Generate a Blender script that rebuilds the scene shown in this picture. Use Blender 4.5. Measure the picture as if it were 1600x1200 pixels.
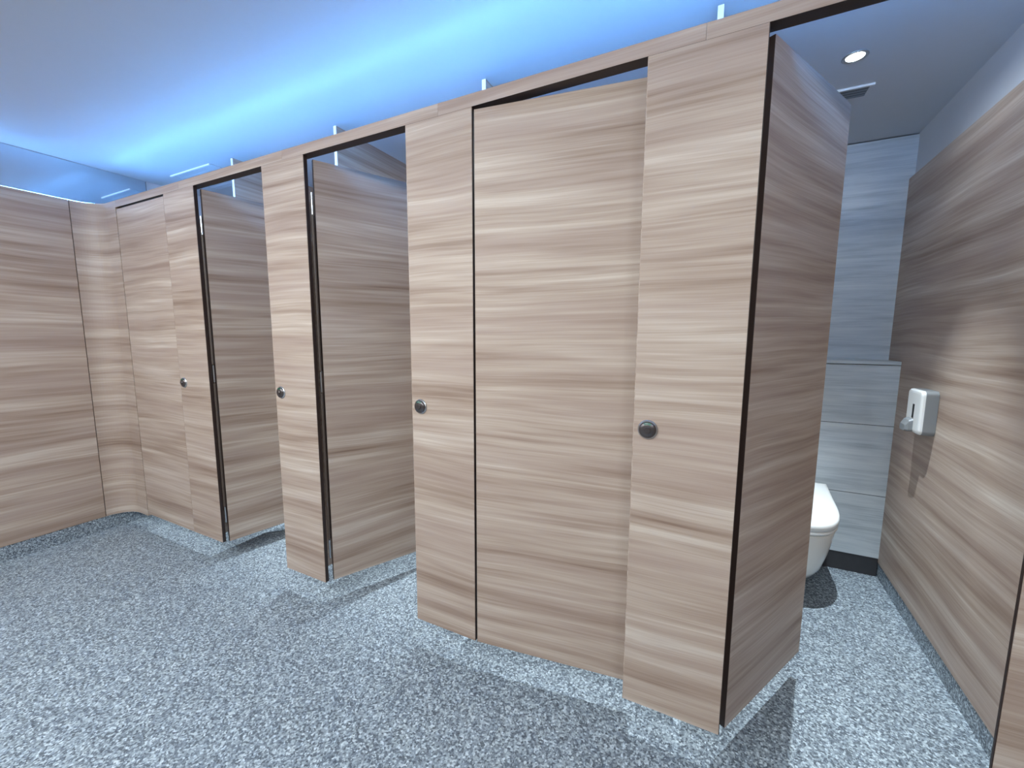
import bpy, bmesh, math, random
from mathutils import Vector, Matrix

# ------------------------------------------------------------------ clear
for o in list(bpy.data.objects):
    bpy.data.objects.remove(o, do_unlink=True)
S = bpy.context.scene
COL = S.collection
rnd = random.Random(7)

# ------------------------------------------------------------------ camera
cam_d = bpy.data.cameras.new('camera')
cam = bpy.data.objects.new('camera', cam_d)
COL.objects.link(cam)
yaw, pitch, roll = -0.458713645, -0.119688269, 0.00430334349
fw = Vector((math.sin(yaw) * math.cos(pitch), math.cos(yaw) * math.cos(pitch), math.sin(pitch)))
rt0 = Vector((math.cos(yaw), -math.sin(yaw), 0))
up0 = rt0.cross(fw)
rt = rt0 * math.cos(roll) + up0 * math.sin(roll)
up = -rt0 * math.sin(roll) + up0 * math.cos(roll)
m = Matrix.Identity(4)
for i in range(3):
    m[i][0], m[i][1], m[i][2] = rt[i], up[i], -fw[i]
m.translation = Vector((-0.0426, -1.2966, 1.3386))
cam.matrix_world = m
cam_d.sensor_width = 36
cam_d.lens = 36 * 638.52 / 1600
cam_d.clip_start = 0.02
S.camera = cam

# ------------------------------------------------------------------ world, exposure
w = bpy.data.worlds.new('world')
S.world = w
w.use_nodes = True
w.node_tree.nodes['Background'].inputs[0].default_value = (0.5, 0.6, 0.8, 1)
w.node_tree.nodes['Background'].inputs[1].default_value = 0.02
S.view_settings.view_transform = 'Standard'
S.view_settings.look = 'None'
S.view_settings.gamma = 1
S.view_settings.use_curve_mapping = False
S.view_settings.exposure = 0.0

# light levels of the place
LED_COL = (0.14, 0.42, 1.0)
LED_POWER = 110.0         # emission of the strips
SPOT_COL = (0.84, 0.95, 1.0)
SPOT_W = 210.0            # downlights in the cubicles
FILL_COL = (0.90, 0.96, 0.97)
FILL_W = 57.0             # unseen fill lamps added behind the camera

# ------------------------------------------------------------------ sizes of the place (metres)
CEIL = 2.412
HB, HT = 2.122, 2.164       # underside and top of the header
PB = 0.11                   # underside of panels and doors
PT = 0.044                  # header depth
PP = 0.018                  # panel thickness
HINGE = [-3.461, -2.586, -1.711, -0.842, 0.037]     # right edge of the panel each door hangs on
PLEFT = [-2.892, -2.005, -1.137, -0.258, 0.615]     # left edge of the panel each door meets
PARTX = [-2.712, -1.833, -0.960, -0.086]
XL = -3.71
YBOX, YBACK, ZLEDGE = 1.534, 1.73, 1.207
YR0 = -3.2                  # rear wall of the room, behind the camera
XR1 = 1.75


def xr(y):                  # face of the wooden wall of the right-hand cubicle
    return 0.824 + 0.024 * (y - 0.8)


# ------------------------------------------------------------------ material helpers
def lin(r, g, b):
    def f(c):
        c /= 255
        return c / 12.92 if c <= 0.04045 else ((c + 0.055) / 1.055) ** 2.4
    return (f(r), f(g), f(b), 1)


class NT:
    def __init__(s, name):
        s.m = bpy.data.materials.new(name)
        s.m.use_nodes = True
        s.t = s.m.node_tree
        s.b = s.t.nodes['Principled BSDF']

    def n(s, typ, **kw):
        nd = s.t.nodes.new(typ)
        for k, v in kw.items():
            if k in ('operation', 'data_type', 'blend_type', 'noise_dimensions', 'feature', 'distance'):
                setattr(nd, k, v)
        return nd

    def l(s, a, b):
        s.t.links.new(a, b)

    def math(s, op, a, b=None, clamp=False):
        nd = s.n('ShaderNodeMath', operation=op)
        nd.use_clamp = clamp
        for i, v in enumerate((a, b)):
            if v is None:
                continue
            if hasattr(v, 'links'):
                s.l(v, nd.inputs[i])
            else:
                nd.inputs[i].default_value = v
        return nd.outputs[0]

    def comb(s, x, y, z):
        nd = s.n('ShaderNodeCombineXYZ')
        for i, v in enumerate((x, y, z)):
            if hasattr(v, 'links'):
                s.l(v, nd.inputs[i])
            else:
                nd.inputs[i].default_value = v
        return nd.outputs[0]

    def noise(s, vec, scale=1.0, detail=2.0, rough=0.5, dist=0.0):
        nd = s.n('ShaderNodeTexNoise')
        s.l(vec, nd.inputs['Vector'])
        nd.inputs['Scale'].default_value = scale
        nd.inputs['Detail'].default_value = detail
        nd.inputs['Roughness'].default_value = rough
        nd.inputs['Distortion'].default_value = dist
        return nd.outputs['Fac']

    def ramp(s, fac, stops):
        nd = s.n('ShaderNodeValToRGB')
        s.l(fac, nd.inputs[0])
        e = nd.color_ramp.elements
        while len(e) < len(stops):
            e.new(0.5)
        for q, (p, c) in zip(e, stops):
            q.position = p
            q.color = c
        return nd.outputs[0]

    def mix(s, fac, a, b, blend='MIX'):
        nd = s.n('ShaderNodeMix', data_type='RGBA', blend_type=blend)
        for idx, v in ((0, fac), (6, a), (7, b)):
            if hasattr(v, 'links'):
                s.l(v, nd.inputs[idx])
            else:
                nd.inputs[idx].default_value = v
        return nd.outputs[2]


def plain(name, col, rough=0.5, metal=0.0, noise_amt=0.0, spec=0.5):
    q = NT(name)
    q.b.inputs['Roughness'].default_value = rough
    q.b.inputs['Metallic'].default_value = metal
    q.b.inputs['Specular IOR Level'].default_value = spec
    q.b.inputs['Base Color'].default_value = col
    if noise_amt:
        tc = q.n('ShaderNodeTexCoord')
        f = q.noise(tc.outputs['Object'], 40, 3)
        c2 = tuple(min(1, v * (1 + noise_amt)) for v in col[:3]) + (1,)
        c1 = tuple(v * (1 - noise_amt) for v in col[:3]) + (1,)
        q.l(q.mix(f, c1, c2), q.b.inputs['Base Color'])
    return q.m


def make_wood():
    """pale laminate with a long horizontal, softly banded grain; each panel starts at its own place in the pattern"""
    q = NT('wood_laminate')
    tc = q.n('ShaderNodeTexCoord')
    sp = q.n('ShaderNodeSeparateXYZ')
    q.l(tc.outputs['Object'], sp.inputs[0])
    oi = q.n('ShaderNodeObjectInfo')
    off = q.math('MULTIPLY', oi.outputs['Random'], 37.0)
    along = q.math('ADD', q.math('ADD', sp.outputs[0], sp.outputs[1]), off)
    z = sp.outputs[2]
    warp = q.noise(q.comb(q.math('MULTIPLY', along, 1.2), 0.0, q.math('MULTIPLY', z, 2.6)), 1.0, 1)
    zw = q.math('ADD', z, q.math('MULTIPLY', warp, 0.06))
    n1 = q.noise(q.comb(q.math('MULTIPLY', along, 0.7), 3.0, q.math('MULTIPLY', zw, 15.0)), 1.0, 3, 0.6)
    n2 = q.noise(q.comb(q.math('MULTIPLY', along, 1.2), 9.0, q.math('MULTIPLY', zw, 70.0)), 1.0, 3, 0.6)
    n3 = q.noise(q.comb(q.math('MULTIPLY', along, 3.5), 5.0, q.math('MULTIPLY', zw, 300.0)), 1.0, 2, 0.6)
    n4 = q.noise(q.comb(q.math('MULTIPLY', along, 0.9), 21.0, q.math('MULTIPLY', zw, 8.0)), 1.0, 2)
    f = q.math('ADD', q.math('MULTIPLY', n1, 0.60), q.math('MULTIPLY', n2, 0.26))
    f = q.math('ADD', f, q.math('MULTIPLY', n3, 0.14))
    c = q.ramp(f, [(0.35, lin(136, 113, 99)), (0.47, lin(170, 150, 136)), (0.56, lin(189, 172, 159)), (0.67, lin(216, 206, 195))])
    pink = q.ramp(n4, [(0.44, (0, 0, 0, 1)), (0.64, (1, 1, 1, 1))])
    c = q.mix(q.math('MULTIPLY', pink, 0.45), c, lin(168, 147, 137))
    q.l(c, q.b.inputs['Base Color'])
    q.b.inputs['Roughness'].default_value = 0.5
    q.b.inputs['Specular IOR Level'].default_value = 0.3
    return q.m


def make_floor():
    """resin floor full of small pale and dark flakes"""
    q = NT('flake_floor')
    tc = q.n('ShaderNodeTexCoord')
    P = tc.outputs['Object']
    cols = []
    v = q.n('ShaderNodeTexVoronoi')
    q.l(P, v.inputs['Vector'])
    v.inputs['Scale'].default_value = 165
    sv = q.n('ShaderNodeSeparateColor')
    q.l(v.outputs['Color'], sv.inputs[0])
    c1 = q.ramp(sv.outputs[0], [(0.0, lin(48, 52, 60)), (0.2, lin(84, 89, 96)), (0.5, lin(137, 143, 148)), (0.8, lin(178, 184, 186)), (1.0, lin(226, 230, 230))])
    v2 = q.n('ShaderNodeTexVoronoi')
    q.l(P, v2.inputs['Vector'])
    v2.inputs['Scale'].default_value = 350
    s2 = q.n('ShaderNodeSeparateColor')
    q.l(v2.outputs['Color'], s2.inputs[0])
    c2 = q.ramp(s2.outputs[1], [(0.0, lin(70, 76, 84)), (0.5, lin(134, 140, 146)), (1.0, lin(200, 206, 208))])
    c = q.mix(0.24, c1, c2)
    big = q.noise(P, 3.0, 3)
    c = q.mix(q.math('MULTIPLY', big, 0.18), c, lin(110, 116, 122))
    c = q.mix(1.0, c, (0.93, 1.02, 1.11, 1), 'MULTIPLY')
    q.l(c, q.b.inputs['Base Color'])
    q.b.inputs['Roughness'].default_value = 0.55
    q.b.inputs['Specular IOR Level'].default_value = 0.35
    bp = q.n('ShaderNodeBump')
    bp.inputs['Strength'].default_value = 0.25
    bp.inputs['Distance'].default_value = 0.002
    q.l(s2.outputs[0], bp.inputs['Height'])
    q.l(bp.outputs[0], q.b.inputs['Normal'])
    return q.m


def make_tile():
    """grey-blue stone-look tile, fine horizontal streaks, dark joints"""
    q = NT('streaked_tile')
    tc = q.n('ShaderNodeTexCoord')
    sp = q.n('ShaderNodeSeparateXYZ')
    q.l(tc.outputs['Object'], sp.inputs[0])
    x = q.math('ADD', sp.outputs[0], sp.outputs[1])
    z = sp.outputs[2]
    n1 = q.noise(q.comb(q.math('MULTIPLY', x, 2.0), 0.0, q.math('MULTIPLY', z, 30.0)), 1.0, 4, 0.6, 0.3)
    n2 = q.noise(q.comb(q.math('MULTIPLY', x, 6.0), 4.0, q.math('MULTIPLY', z, 160.0)), 1.0, 2)
    f = q.math('ADD', q.math('MULTIPLY', n1, 0.75), q.math('MULTIPLY', n2, 0.25))
    c = q.ramp(f, [(0.3, lin(164, 177, 187)), (0.5, lin(198, 208, 216)), (0.7, lin(218, 226, 231))])
    joint = None
    for zj in (0.465, 0.858):
        d = q.math('LESS_THAN', q.math('ABSOLUTE', q.math('SUBTRACT', z, zj)), 0.0018)
        joint = d if joint is None else q.math('MAXIMUM', joint, d)
    c = q.mix(joint, c, lin(82, 92, 100))
    q.l(c, q.b.inputs['Base Color'])
    q.b.inputs['Roughness'].default_value = 0.4
    return q.m


def emit(name, col, strength):
    q = NT(name)
    q.b.inputs['Base Color'].default_value = (0.8, 0.8, 0.8, 1)
    q.b.inputs['Emission Color'].default_value = (*col[:3], 1)
    q.b.inputs['Emission Strength'].default_value = strength
    return q.m


WOOD = make_wood()
FLOOR = make_floor()
TILE = make_tile()
PAINT = plain('white_paint', lin(203, 206, 211), 0.75, noise_amt=0.015)
EDGE = plain('dark_edge_banding', lin(52, 38, 34), 0.5)
GUARD = plain('brown_rubber', lin(74, 62, 55), 0.6)
GROOVE = plain('groove_filler', lin(84, 68, 60), 0.7)
BLACK = plain('black_plastic', lin(18, 18, 20), 0.4)
STEEL = plain('brushed_steel', lin(196, 198, 202), 0.32, 1.0)
DARKSTEEL = plain('dark_nickel', lin(104, 98, 98), 0.34, 0.85)
GREEN = plain('green_enamel', lin(14, 78, 62), 0.35)
WHITE = plain('white_plastic', lin(236, 238, 238), 0.3)
GREY = plain('grey_plastic', lin(132, 136, 140), 0.4)
CERAMIC = plain('white_ceramic', lin(238, 238, 234), 0.12)
SKIRT = plain('dark_skirting', lin(58, 58, 62), 0.5, noise_amt=0.15)
WHITE_EDGE = plain('white_edge_banding', lin(232, 232, 234), 0.45)
MIRROR = plain('mirror_glass', lin(226, 234, 240), 0.03, 1.0)
LED = emit('led_glow', LED_COL, LED_POWER)
LED_SIDE = emit('led_glow_side', LED_COL, 74.0)
LAMP = emit('lamp_lens_glow', (0.85, 0.92, 1.0), 14.0)
FILL_LAMP = emit('fill_lamp_glow', FILL_COL, 6.0)


# ------------------------------------------------------------------ mesh helpers
def obj(name, bm, mat, parent=None, smooth=False, bevel=0.0, seg=2):
    me = bpy.data.meshes.new(name)
    bmesh.ops.recalc_face_normals(bm, faces=bm.faces[:])
    bm.to_mesh(me)
    bm.free()
    if smooth:
        for p in me.polygons:
            p.use_smooth = True
    mats = mat if isinstance(mat, (list, tuple)) else [mat]
    for q in mats:
        me.materials.append(q)
    o = bpy.data.objects.new(name, me)
    COL.objects.link(o)
    if parent:
        o.parent = parent
    if bevel:
        md = o.modifiers.new('bevel', 'BEVEL')
        md.width = bevel
        md.segments = seg
        md.limit_method = 'ANGLE'
        md.angle_limit = math.radians(40)
    return o


def thing(name, label, cat, loc=(0, 0, 0), rotz=0.0, group=None):
    o = bpy.data.objects.new(name, None)
    o.empty_display_size = 0.05
    COL.objects.link(o)
    o.location = loc
    o.rotation_euler = (0, 0, rotz)
    return tag(o, label, cat, group)


def tag(o, label, cat, group=None):
    o['label'] = label
    o['category'] = cat
    if group:
        o['group'] = group
    return o


def struct(name, bm, mat, **kw):
    o = obj(name, bm, mat, **kw)
    o['kind'] = 'structure'
    return o


def box(bm, x0, y0, z0, x1, y1, z1):
    vs = [bm.verts.new((x, y, z)) for z in (z0, z1) for (x, y) in ((x0, y0), (x1, y0), (x1, y1), (x0, y1))]
    fs = [bm.faces.new([vs[i] for i in f]) for f in ((0, 3, 2, 1), (4, 5, 6, 7), (0, 1, 5, 4), (1, 2, 6, 5), (2, 3, 7, 6), (3, 0, 4, 7))]
    return fs


def prism(bm, pts, z0, z1):
    """plan outline pushed up from z0 to z1"""
    lo = [bm.verts.new((x, y, z0)) for x, y in pts]
    hi = [bm.verts.new((x, y, z1)) for x, y in pts]
    n = len(pts)
    bm.faces.new(lo[::-1])
    bm.faces.new(hi)
    return [bm.faces.new((lo[i], lo[(i + 1) % n], hi[(i + 1) % n], hi[i])) for i in range(n)]


def prism_x(bm, yz, x0, x1):
    a = [bm.verts.new((x0, y, z)) for y, z in yz]
    b = [bm.verts.new((x1, y, z)) for y, z in yz]
    n = len(yz)
    bm.faces.new(a)
    bm.faces.new(b[::-1])
    for i in range(n):
        bm.faces.new((a[i], a[(i + 1) % n], b[(i + 1) % n], b[i]))


def lathe(bm, prof, axis='z', n=32, centre=(0, 0, 0)):
    """prof = [(radius, height)...]; caps where radius is not 0"""
    cx, cy, cz = centre
    rings = []
    for r, h in prof:
        ring = []
        for k in range(n):
            a = 2 * math.pi * k / n
            c, s = r * math.cos(a), r * math.sin(a)
            if axis == 'z':
                p = (cx + c, cy + s, cz + h)
            elif axis == 'y':
                p = (cx + c, cy + h, cz + s)
            else:
                p = (cx + h, cy + c, cz + s)
            ring.append(bm.verts.new(p))
        rings.append(ring)
    for a, b in zip(rings, rings[1:]):
        for k in range(n):
            bm.faces.new((a[k], a[(k + 1) % n], b[(k + 1) % n], b[k]))
    bm.faces.new(rings[0])
    bm.faces.new(rings[-1])


def loft(bm, rings, cap0=True, cap1=True):
    R = [[bm.verts.new(p) for p in r] for r in rings]
    n = len(R[0])
    for a, b in zip(R, R[1:]):
        for k in range(n):
            bm.faces.new((a[k], a[(k + 1) % n], b[(k + 1) % n], b[k]))
    if cap0:
        bm.faces.new(R[0])
    if cap1:
        bm.faces.new(R[-1])


# ------------------------------------------------------------------ the setting
bm = bmesh.new()
box(bm, XL - 0.25, YR0 - 0.1, -0.12, XR1 + 0.1, YBACK + 0.1, 0.0)
struct('floor', bm, FLOOR)

bm = bmesh.new()
box(bm, XL - 0.25, YR0 - 0.1, CEIL, XR1 + 0.1, YBACK + 0.1, CEIL + 0.12)
struct('ceiling', bm, PAINT)

# back wall: tiled half-height box with a ledge, upper tiled wall behind it
bm = bmesh.new()
box(bm, XL - 0.1, YBOX, 0.108, 0.88, YBACK + 0.1, ZLEDGE - 0.022)
box(bm, XL - 0.1, YBACK, ZLEDGE - 0.022, 0.88, YBACK + 0.1, CEIL - 0.006)
struct('wall_back', bm, TILE)
bm = bmesh.new()
box(bm, XL - 0.06, YBOX - 0.008, ZLEDGE - 0.018, xr(YBOX) - 0.001, YBACK, ZLEDGE)
struct('trim_1', bm, TILE, bevel=0.002)                   # ledge on the tiled box
bm = bmesh.new()
box(bm, XL - 0.06, YBOX + 0.004, 0.0, xr(YBOX) - 0.001, YBACK + 0.1, 0.108)
struct('baseboard_back', bm, SKIRT)

# right wall of the right-hand cubicle: wood up to 2.18, white wall above
bm = bmesh.new()
ya, yb = PT, YBACK + 0.1
prism(bm, [(xr(ya), ya), (xr(ya) + 0.05, ya), (xr(yb) + 0.05, yb), (xr(yb), yb)], 0.085, 2.183)
struct('wall_right', bm, WOOD)
bm = bmesh.new()
prism(bm, [(xr(ya) + 0.022, ya), (xr(ya) + 0.08, ya), (xr(yb) + 0.08, yb), (xr(yb) + 0.022, yb)], 2.175, CEIL)
struct('wall_right_upper', bm, PAINT)
bm = bmesh.new()
prism(bm, [(xr(ya) + 0.004, ya), (xr(ya) + 0.05, ya), (xr(yb) + 0.05, yb), (xr(yb) + 0.004, yb)], 0.0, 0.085)
struct('baseboard_right', bm, FLOOR)
# wall closing the space right of that cubicle, rear and side walls of the room behind the camera
bm = bmesh.new()
box(bm, 0.93, PT + 0.01, 0.0, XR1 + 0.1, PT + 0.1, CEIL)
struct('wall_front', bm, PAINT)
bm = bmesh.new()
box(bm, XR1, YR0, 0.0, XR1 + 0.1, PT + 0.01, CEIL)
struct('wall_side', bm, WOOD)
bm = bmesh.new()
box(bm, XL - 0.25, YR0 - 0.1, 0.0, XR1 + 0.1, YR0, CEIL)
struct('wall_rear', bm, WOOD)

# left wall: wooden panelling with a rounded end, skirting, white wall and mirror above
YS = -0.133                                               # vertical joint before the rounded end
bm = bmesh.new()
prism(bm, [(XL, YR0), (XL, YS - 0.0022), (XL - 0.03, YS - 0.0022), (XL - 0.03, YR0)], 0.094, HT)
struct('wall_left', bm, WOOD)
bm = bmesh.new()
box(bm, XL - 0.028, YS - 0.0022, 0.096, XL - 0.003, YS + 0.0022, HT - 0.002)
struct('trim_2', bm, GROOVE)
bm = bmesh.new()
R_ = 0.128
outer = [(XL + R_ - R_ * math.cos(a), YS + 0.005 + R_ * math.sin(a)) for a in [math.pi / 2 * k / 14 for k in range(15)]]
r2 = R_ + 0.03
pts = [(XL, YS + 0.0022)] + outer + [(-3.4655, 0.0), (-3.4655, 0.03)]
inner = [(XL + R_ - r2 * math.cos(a), YS + 0.005 + r2 * math.sin(a)) for a in [math.pi / 2 * k / 14 for k in range(15)]]
pts += inner[::-1] + [(XL - 0.03, YS + 0.0022)]
prism(bm, pts, 0.094, HT)
ro = struct('trim_3', bm, WOOD)                           # rounded wooden end of the left wall
bm = bmesh.new()
box(bm, XL - 0.25, YR0, 0.0, XL - 0.003, YBACK, 0.0935)
struct('baseboard_left', bm, FLOOR)
bm = bmesh.new()
box(bm, XL - 0.25, YR0, 0.094, XL - 0.034, YBACK, CEIL)
struct('wall_left_upper', bm, PAINT)
bm = bmesh.new()
box(bm, XL - 0.034, YR0 + 0.01, HT + 0.002, XL - 0.028, 0.284, CEIL - 0.004)
tag(obj('mirror_panel', bm, MIRROR), 'long frameless mirror panel above the wooden left wall, up to the ceiling', 'mirror')
bm = bmesh.new()
box(bm, XL - 0.034, 0.284, HT + 0.002, XL - 0.028, 0.2885, CEIL - 0.004)
struct('trim_4', bm, GREY)

# ------------------------------------------------------------------ cubicle fronts
ORD = ['leftmost', 'second from the left', 'middle', 'second from the right', 'rightmost']

# header boards, one per cubicle, butted together above the partitions
seam = [-3.466, -2.728, -1.853, -0.986, -0.110, XR1]
hl = ['short header board over the leftmost closed door, ending at the rounded corner',
      'header board over the second door from the left, standing open',
      'header board over the wide-open middle door',
      'header board over the door standing just ajar',
      'header board over the rightmost open door, beside the toilet']
for i in range(5):
    bm = bmesh.new()
    box(bm, seam[i] + 0.0004, 0.0, HB, seam[i + 1] - 0.0004, PT, HT)
    for f in bm.faces:
        f.normal_update()
        if f.normal.z < -0.5 or f.normal.z > 0.5 and f.calc_center_median().z < HB + 0.001:
            f.material_index = 1
    tag(obj('header_board', bm, [WOOD, EDGE]), hl[i], 'header board', 'wooden header boards along the cubicle tops')


def lock(parent, x, z):
    """round outside plate of a cubicle lock: pale rim, domed plate, green indicator window, coin boss"""
    bm = bmesh.new()
    lathe(bm, [(0.0300, 0.0), (0.0298, -0.0035), (0.0268, -0.0065)], 'y', 40, (x, 0, z))
    rim = obj('lock_indicator', bm, STEEL, parent, smooth=False)
    bm = bmesh.new()
    lathe(bm, [(0.0262, -0.004), (0.0255, -0.009), (0.021, -0.0125), (0.013, -0.0145)], 'y', 40, (x, 0, z))
    obj('lock_plate', bm, DARKSTEEL, rim, smooth=True)
    bm = bmesh.new()
    pts = []
    for k in range(9):
        a = math.radians(58 + 64 * k / 8)
        pts.append((0.0235 * math.cos(a), 0.0235 * math.sin(a)))
    for k in range(9):
        a = math.radians(122 - 64 * k / 8)
        pts.append((0.0165 * math.cos(a), 0.0165 * math.sin(a)))
    f = [bm.verts.new((x + a, -0.0142 if k > 8 else -0.0118, z + b)) for k, (a, b) in enumerate(pts)]
    g = [bm.verts.new((x + a, -0.008, z + b)) for a, b in pts]
    bm.faces.new(f)
    bm.faces.new(g[::-1])
    for k in range(18):
        bm.faces.new((f[k], f[(k + 1) % 18], g[(k + 1) % 18], g[k]))
    obj('indicator_window', bm, GREEN, rim)
    bm = bmesh.new()
    lathe(bm, [(0.0105, -0.0135), (0.0105, -0.017), (0.009, -0.0185)], 'y', 28, (x, 0, z))
    boss = obj('coin_boss', bm, DARKSTEEL, rim, smooth=False)


PL_LAB = ['narrow wooden front panel with round lock, right of the closed leftmost door',
          'narrow wooden front panel with round lock between the two left open doors',
          'narrow wooden front panel with round lock, left of the ajar door',
          'nearest wooden front panel, its round lock with green window, right of the ajar door',
          'wooden front panel cut off at the lower right edge, right of the toilet doorway']
for i in range(5):
    x0 = PLEFT[i]
    x1 = HINGE[i + 1] if i < 4 else XR1
    t = thing('front_panel', PL_LAB[i], 'panel', ((x0 + x1) / 2, 0, PB), group='fixed front panels between the cubicle doors')
    hw = (x1 - x0) / 2
    pt_ = PP if i < 4 else 0.008
    bm = bmesh.new()
    box(bm, -hw + 0.002, 0, 0, hw - 0.002, pt_, HB - PB - 0.0006)
    obj('panel_board', bm, WOOD, t)
    bm = bmesh.new()
    box(bm, hw - 0.002, 0.0015, 0.0, hw, pt_, HB - PB - 0.001)
    obj('edge_strip', bm, EDGE, t)['label'] = 'dark brown edge strip'
    bm = bmesh.new()
    box(bm, -hw, 0.0015 if i == 4 else 0.0, 0.0, -hw + 0.002, pt_, HB - PB - 0.001)
    obj('edge_strip', bm, EDGE if i == 4 else WOOD, t)
    if i < 4:
        lock(t, -hw + 0.044, 1.05 - PB)

# doors
DT = 0.018
DZ0, DZ1 = PB, 2.110
ANG = [0.0, 78.0, 64.5, 7.6, 61.2]
D_LAB = ['closed wooden cubicle door at the far left, next to the rounded corner',
         'wooden cubicle door standing open inwards, second from the left, farthest of the open ones',
         'wooden cubicle door standing wide open inwards, in the middle of the row',
         'wide wooden cubicle door standing just ajar, its whole face towards the room',
         'wooden cubicle door standing open inwards at the right, beside the toilet']
for i in range(5):
    W = PLEFT[i] - HINGE[i] - (0.022 if ANG[i] > 20 else 0.007)
    if i == 0:
        W = PLEFT[i] - HINGE[i] - 0.003
    th = math.radians(ANG[i])
    # an open door swings behind its panel on hinges that stand a little off the panel
    px, py = HINGE[i], (0.032 if i == 1 else 0.042)
    if ANG[i] < 20:
        px, py = HINGE[i] + 0.0045, DT
    if i == 0:
        px, py = HINGE[i] + 0.0005, DT + 0.0005
    t = thing('cubicle_door', D_LAB[i], 'door', (px, py, DZ0), th, group='wooden cubicle doors')
    H = DZ1 - DZ0
    bm = bmesh.new()
    box(bm, 0.0015, -DT, 0, W, 0, H)
    obj('door_leaf', bm, WOOD, t)
    bm = bmesh.new()
    box(bm, 0.0, -DT + 0.0006, 0.0, 0.0015, -0.0006, H)
    obj('edge_strip', bm, EDGE, t)['label'] = 'dark brown edge strip'
    if 20 < ANG[i] and i < 4:
        # silver butt hinges in the gap: knuckle barrel of three, one leaf on the door
        gx, gy = 0.004, (PP - py) / 2                       # middle of the gap, seen from the door's corner
        lx, ly = gx * math.cos(th) + gy * math.sin(th), -gx * math.sin(th) + gy * math.cos(th)
        for z in (1.922, 1.112, 0.275):
            hb = bmesh.new()
            zz = z - DZ0
            for k, (a, b) in enumerate(((-0.048, -0.03), (-0.028, 0.026), (0.028, 0.048))):
                lathe(hb, [(0.005, a), (0.005, b)], 'z', 14, (lx, ly, zz))
            lathe(hb, [(0.0036, -0.048), (0.0036, 0.048)], 'z', 10, (lx, ly, zz))
            obj('hinge', hb, STEEL, t)['label'] = 'silver hinge'
        for z0, z1 in ((1.165, 1.870), (0.328, 1.058)):
            bm = bmesh.new()
            lathe(bm, [(0.0072, z0 - DZ0), (0.0072, z1 - DZ0)], 'z', 10, (lx, ly, 0))
            obj('finger_guard', bm, GUARD, t)

# partitions between the cubicles: full height behind a set-back white front edge
P_LAB = ['partition standing behind the farthest open door, white front edge above the header',
         'partition seen through the gap above the middle open door',
         'partition whose white edge shows above the header left of the ajar door',
         'partition whose narrow white edge shows above the header at the top right']
for i, x in enumerate(PARTX):
    t = thing('partition', P_LAB[i], 'partition', (x, 0, 0), group='wooden partitions between the cubicles')
    bm = bmesh.new()
    prism_x(bm, [(PP + 0.0005, PB), (YBOX - 0.0105, PB), (YBOX - 0.0105, ZLEDGE + 0.001), (YBACK - 0.001, ZLEDGE + 0.001), (YBACK - 0.001, 2.386),
                 (0.287, 2.386), (0.287, 1.98), (PP + 0.0005, 1.98)], -0.009, 0.009)
    obj('partition_board', bm, WOOD, t)
    bm = bmesh.new()
    box(bm, -0.009, 0.2855, 1.981, 0.009, 0.287, 2.386)
    obj('edge_strip', bm, WHITE_EDGE, t)['label'] = 'white front edge strip'

# ------------------------------------------------------------------ lamps
# glowing strip lying on top of the header, hidden from below, and one on top of the left wall
bm = bmesh.new()
n = 12
loft(bm, [[(x, 0.035 + 0.004 * math.cos(2 * math.pi * k / n), HT + 0.0041 + 0.004 * math.sin(2 * math.pi * k / n)) for k in range(n)] for x in (-3.57, XR1 - 0.05)])
ls = tag(obj('light_strip', bm, LED), 'blue-white light strip lying along the top of the cubicle header', 'light strip', 'cove light strips')
# area lamps added at the strip: tight beam upward, wider one over the cubicles
for nm, tilt, spread, watt in (('upward_beam', 0.0, 42, 0.95), ('cubicle_beam', 54.0, 95, 5.6)):
    d = bpy.data.lights.new(nm, 'AREA')
    d.shape = 'RECTANGLE'
    d.size, d.size_y = 5.24, 0.008
    d.spread = math.radians(spread)
    d.energy = watt
    d.color = LED_COL
    lo = bpy.data.objects.new(nm, d)
    COL.objects.link(lo)
    lo.parent = ls
    lo.location = ((-3.57 + XR1 - 0.05) / 2, 0.035, HT + 0.0092)
    lo.rotation_euler = (math.pi - math.radians(tilt), 0, 0)
bm = bmesh.new()
path = [(XL - 0.019, YR0 + 0.05), (XL - 0.019, YS)]
path += [(XL + R_ - (R_ + 0.019) * math.cos(a), YS + 0.005 + (R_ + 0.019) * math.sin(a)) for a in [math.pi / 2 * k / 14 for k in range(1, 9)]]
rings = []
for k, (x, y) in enumerate(path):
    q0, q1 = path[max(0, k - 1)], path[min(len(path) - 1, k + 1)]
    nx, ny = q1[1] - q0[1], -(q1[0] - q0[0])
    ln = math.hypot(nx, ny)
    nx, ny = nx / ln * 0.003, ny / ln * 0.003
    rings.append([(x - nx, y - ny, HT), (x + nx, y + ny, HT), (x + nx, y + ny, HT + 0.004), (x - nx, y - ny, HT + 0.004)])
loft(bm, rings)
tag(obj('light_strip', bm, LED_SIDE), 'blue-white light strip on the top edge of the left wooden wall', 'light strip', 'cove light strips')


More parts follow.
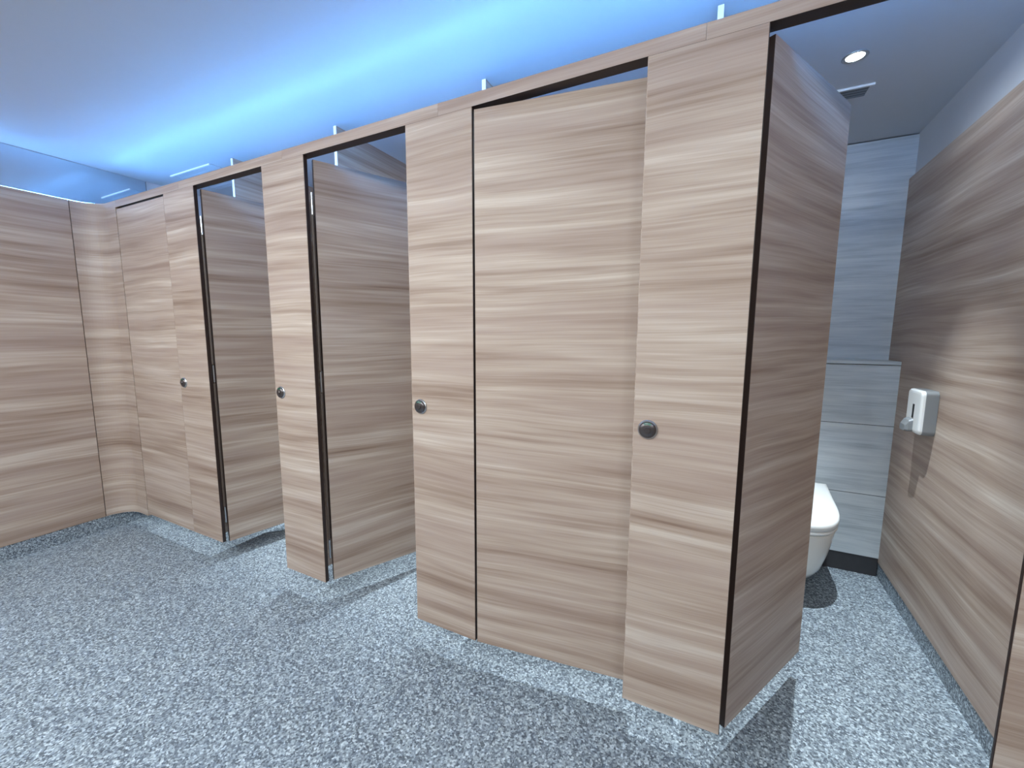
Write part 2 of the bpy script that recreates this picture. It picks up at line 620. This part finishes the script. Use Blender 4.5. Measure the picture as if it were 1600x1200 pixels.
def downlight(x, y, label, r, lens_mat, col, watt, spread, blend, group, rad=0.03, tilt=0.0, spill=0.0):
    t = thing('downlight', label, 'downlight', (x, y, CEIL), group=group)
    bm = bmesh.new()
    n = 40
    prof = [(r, 0.0), (r * 1.26, -0.0015), (r * 1.32, -0.004), (r * 1.22, -0.006), (r * 1.0, -0.005), (r * 0.9, -0.001)]
    rings = [[(q * math.cos(2 * math.pi * k / n), q * math.sin(2 * math.pi * k / n), h) for k in range(n)] for q, h in prof]
    loft(bm, rings, False, False)
    obj('trim_ring', bm, STEEL, t, smooth=True)
    bm = bmesh.new()
    lathe(bm, [(r * 0.95, -0.0005), (r * 0.95, -0.0022), (r * 0.6, -0.0036), (r * 0.2, -0.0042)], 'z', n)
    obj('lamp_lens', bm, lens_mat, t, smooth=True)
    d = bpy.data.lights.new('lamp', 'SPOT')
    d.energy = watt
    d.color = col
    d.spot_size = math.radians(spread)
    d.spot_blend = blend
    d.shadow_soft_size = rad
    lo = bpy.data.objects.new('lamp', d)
    COL.objects.link(lo)
    lo.parent = t
    lo.location = (0, 0, -0.012 - (0.0 if rad < 0.05 else 0.02))
    lo.rotation_euler = (tilt, 0, 0)
    if spill:
        d2 = bpy.data.lights.new('lamp_spill', 'SPOT')
        d2.energy = spill
        d2.color = col
        d2.spot_size = math.radians(168)
        d2.spot_blend = 0.6
        d2.shadow_soft_size = rad
        l2 = bpy.data.objects.new('lamp_spill', d2)
        COL.objects.link(l2)
        l2.parent = t
        l2.location = (0, 0, -0.012)
    return t


DL_LAB = ['round downlight in the ceiling of the leftmost cubicle',
          'round downlight in the ceiling of the second cubicle from the left',
          'round downlight in the ceiling of the middle cubicle',
          'round downlight in the ceiling of the cubicle behind the ajar door',
          'small round glowing downlight in the ceiling above the toilet']
for i in range(5):
    downlight(0.380 - 0.873 * (4 - i), 0.828, DL_LAB[i], 0.032, LAMP, SPOT_COL, SPOT_W, 54, 0.85, 'downlights over the cubicles', 0.007, 0.0, 7.0)
k = 0
for y in (-1.75, -2.6):  # rows of unseen lamps added to brighten the cubicle fronts and floor
    for x, wt in ((-2.9, 1.15), (-2.0, 1.3), (-1.0, 1.1), (0.0, 0.75), (1.0, 0.62)):
        downlight(x, y, 'added round fill lamp in the room ceiling, unseen behind the viewer', 0.07, FILL_LAMP, FILL_COL, FILL_W * wt, 165, 1.0,
                  'added fill lamps of the room', 0.07, 0.62)


# ------------------------------------------------------------------ ceiling grilles
def grille(x0, x1, y0, y1, label, nslat, inner):
    t = thing('ceiling_vent', label, 'vent', ((x0 + x1) / 2, (y0 + y1) / 2, CEIL), group='ceiling vents')
    hx, hy = (x1 - x0) / 2, (y1 - y0) / 2
    f = 0.014
    bm = bmesh.new()
    for a in ((-hx, hy - f, hx, hy), (-hx, -hy + f, -hx + f, hy - f), (hx - f, -hy + f, hx, hy - f)):
        box(bm, a[0], a[1], -0.003, a[2], a[3], 0.0)
    obj('vent_frame', bm, PAINT, t)
    bm = bmesh.new()
    box(bm, -hx, -hy, -0.009, hx, -hy + f * 0.7, 0.0)
    obj('front_lip', bm, WHITE, t, bevel=0.0012)
    bm = bmesh.new()
    box(bm, -hx + f, -hy + f, -0.002, hx - f, hy - f, -0.0005)
    obj('vent_opening', bm, inner, t)
    for k in range(nslat):
        yy = -hy + f + (2 * hy - 2 * f) * (k + 0.5) / nslat
        bm = bmesh.new()
        vs = [(yy - 0.007, -0.0022), (yy + 0.003, -0.0052), (yy + 0.004, -0.0044), (yy - 0.006, -0.0021)]
        prism_x(bm, vs, -hx + f, hx - f)
        obj('slat', bm, GREY if nslat > 3 else PAINT, t)


grille(0.24, 0.507, 1.068, 1.185, 'small ceiling vent with dark slats above the toilet, behind the downlight', 4, BLACK)
grille(-3.454, -2.988, 0.306, 0.62, 'wide ceiling vent with lit front edge above the leftmost cubicle', 3, PAINT)

# ------------------------------------------------------------------ wall-hung toilet
TX, TB, TF = 0.385, YBOX, 0.985                            # centre line, back, front tip


def plan(hw, yb, yf, n=24, e=2.3, z=0.0):
    """half-round toilet outline, straight sides from the wall, rounded nose; ring of (x, y, z)"""
    ys = yf + min(0.27, (yb - yf) * 0.6)                   # where the nose starts
    ring = []
    for k in range(n + 1):
        a = math.pi * k / n
        c, s = math.cos(a), math.sin(a)
        ring.append((hw * math.copysign(abs(c) ** (2 / e), c), ys - (ys - yf) * abs(s) ** (2 / e), z))
    side = 5
    left = [(-hw, ys + (yb - ys) * j / side, z) for j in range(1, side + 1)]
    right = [(hw, yb + (ys - yb) * j / side, z) for j in range(0, side)]
    return ring + left + right


t = thing('toilet', 'white wall-hung toilet with closed lid on the tiled wall of the rightmost cubicle', 'toilet', (TX, TB, 0.0))
bm = bmesh.new()
yo = -TB
sec = [(0.098, 0.075, 1.19), (0.101, 0.105, 1.135), (0.115, 0.125, 1.10), (0.16, 0.143, 1.062), (0.24, 0.158, 1.03), (0.32, 0.170, 1.012), (0.372, 0.177, 1.006), (0.384, 0.177, 1.006)]
loft(bm, [plan(hw, 0.0, yf + yo, z=z) for z, hw, yf in sec])
obj('bowl', bm, CERAMIC, t, smooth=True, bevel=0.004)
bm = bmesh.new()
loft(bm, [plan(0.180, -0.05, 1.004 + yo, z=0.3885), plan(0.184, -0.05, 1.000 + yo, z=0.392), plan(0.185, -0.05, 0.999 + yo, z=0.402), plan(0.183, -0.05, 1.002 + yo, z=0.407)])
obj('seat', bm, WHITE, t, smooth=True, bevel=0.002)


def lid_ring(hw, yb, yf, dz, e=2.3):
    r = plan(hw, yb, yf, e=e)
    out = []
    for x, y, _ in r:
        u = (y - (TF + yo)) / (-0.03 - (TF + yo))          # 0 at the nose, 1 at the back
        out.append((x, y, 0.418 + dz + 0.012 * min(1, u * 2.0) + 0.080 * max(0, u - 0.25) ** 1.5))
    return out


bm = bmesh.new()
rings = [[(x, y, 0.4085) for x, y, _ in plan(0.184, -0.03, 1.002 + yo)],
         lid_ring(0.187, -0.028, 0.998 + yo, 0.003), lid_ring(0.187, -0.028, 0.998 + yo, 0.017),
         lid_ring(0.183, -0.031, 1.003 + yo, 0.0225), lid_ring(0.170, -0.045, 1.018 + yo, 0.025), lid_ring(0.10, -0.10, 1.09 + yo, 0.027)]
loft(bm, rings)
obj('lid', bm, WHITE, t, smooth=True)
bm = bmesh.new()
loft(bm, [[(-0.15, -0.0005, 0.384), (0.15, -0.0005, 0.384), (0.15, -0.09, 0.384), (-0.15, -0.09, 0.384)],
          [(-0.145, -0.0005, 0.46), (0.145, -0.0005, 0.46), (0.145, -0.07, 0.45), (-0.145, -0.07, 0.45)]])
obj('hinge_block', bm, WHITE, t, bevel=0.006)

# ------------------------------------------------------------------ seat-cleaner dispenser on the right wall
dy0, dy1, dz0, dz1, dp = 1.056, 1.215, 0.908, 1.104, 0.056
t = thing('dispenser', 'white and grey sanitiser dispenser fixed to the brown wall right of the toilet', 'dispenser', (xr(1.12), (dy0 + dy1) / 2, dz0), math.atan(-0.024))
hy = (dy1 - dy0) / 2
hz = dz1 - dz0


def rrect(hw, h0, h1, r, x, n=5):
    ring = []
    for cx, cz, a0 in ((hw - r, h0 + r, -90), (hw - r, h1 - r, 0), (-hw + r, h1 - r, 90), (-hw + r, h0 + r, 180)):
        for k in range(n + 1):
            a = math.radians(a0 + 90 * k / n)
            ring.append((x, cx + r * math.cos(a), cz + r * math.sin(a)))
    return ring


bm = bmesh.new()
loft(bm, [rrect(hy, 0.0, hz, 0.018, -0.0005), rrect(hy, 0.0, hz, 0.018, -0.040), rrect(hy - 0.001, 0.001, hz - 0.001, 0.018, -0.042)])
obj('housing', bm, GREY, t, smooth=False)
bm = bmesh.new()
loft(bm, [rrect(hy - 0.001, 0.001, hz - 0.001, 0.018, -0.0422), rrect(hy - 0.002, 0.002, hz - 0.002, 0.018, -0.049), rrect(hy - 0.007, 0.008, hz - 0.008, 0.016, -0.0545), rrect(hy - 0.014, 0.016, hz - 0.016, 0.012, -dp)])
obj('front_cover', bm, WHITE, t, smooth=False)
bm = bmesh.new()
box(bm, -dp - 0.0008, -0.013, 0.066, -dp + 0.002, 0.007, 0.130)
obj('level_window', bm, BLACK, t, bevel=0.002)
bm = bmesh.new()
loft(bm, [rrect(0.034, 0.004, 0.066, 0.010, -0.050), rrect(0.034, 0.004, 0.056, 0.010, -0.070), rrect(0.028, 0.006, 0.034, 0.008, -0.082)])
for v in bm.verts:
    v.co.y += 0.016
obj('push_lever', bm, GREY, t)
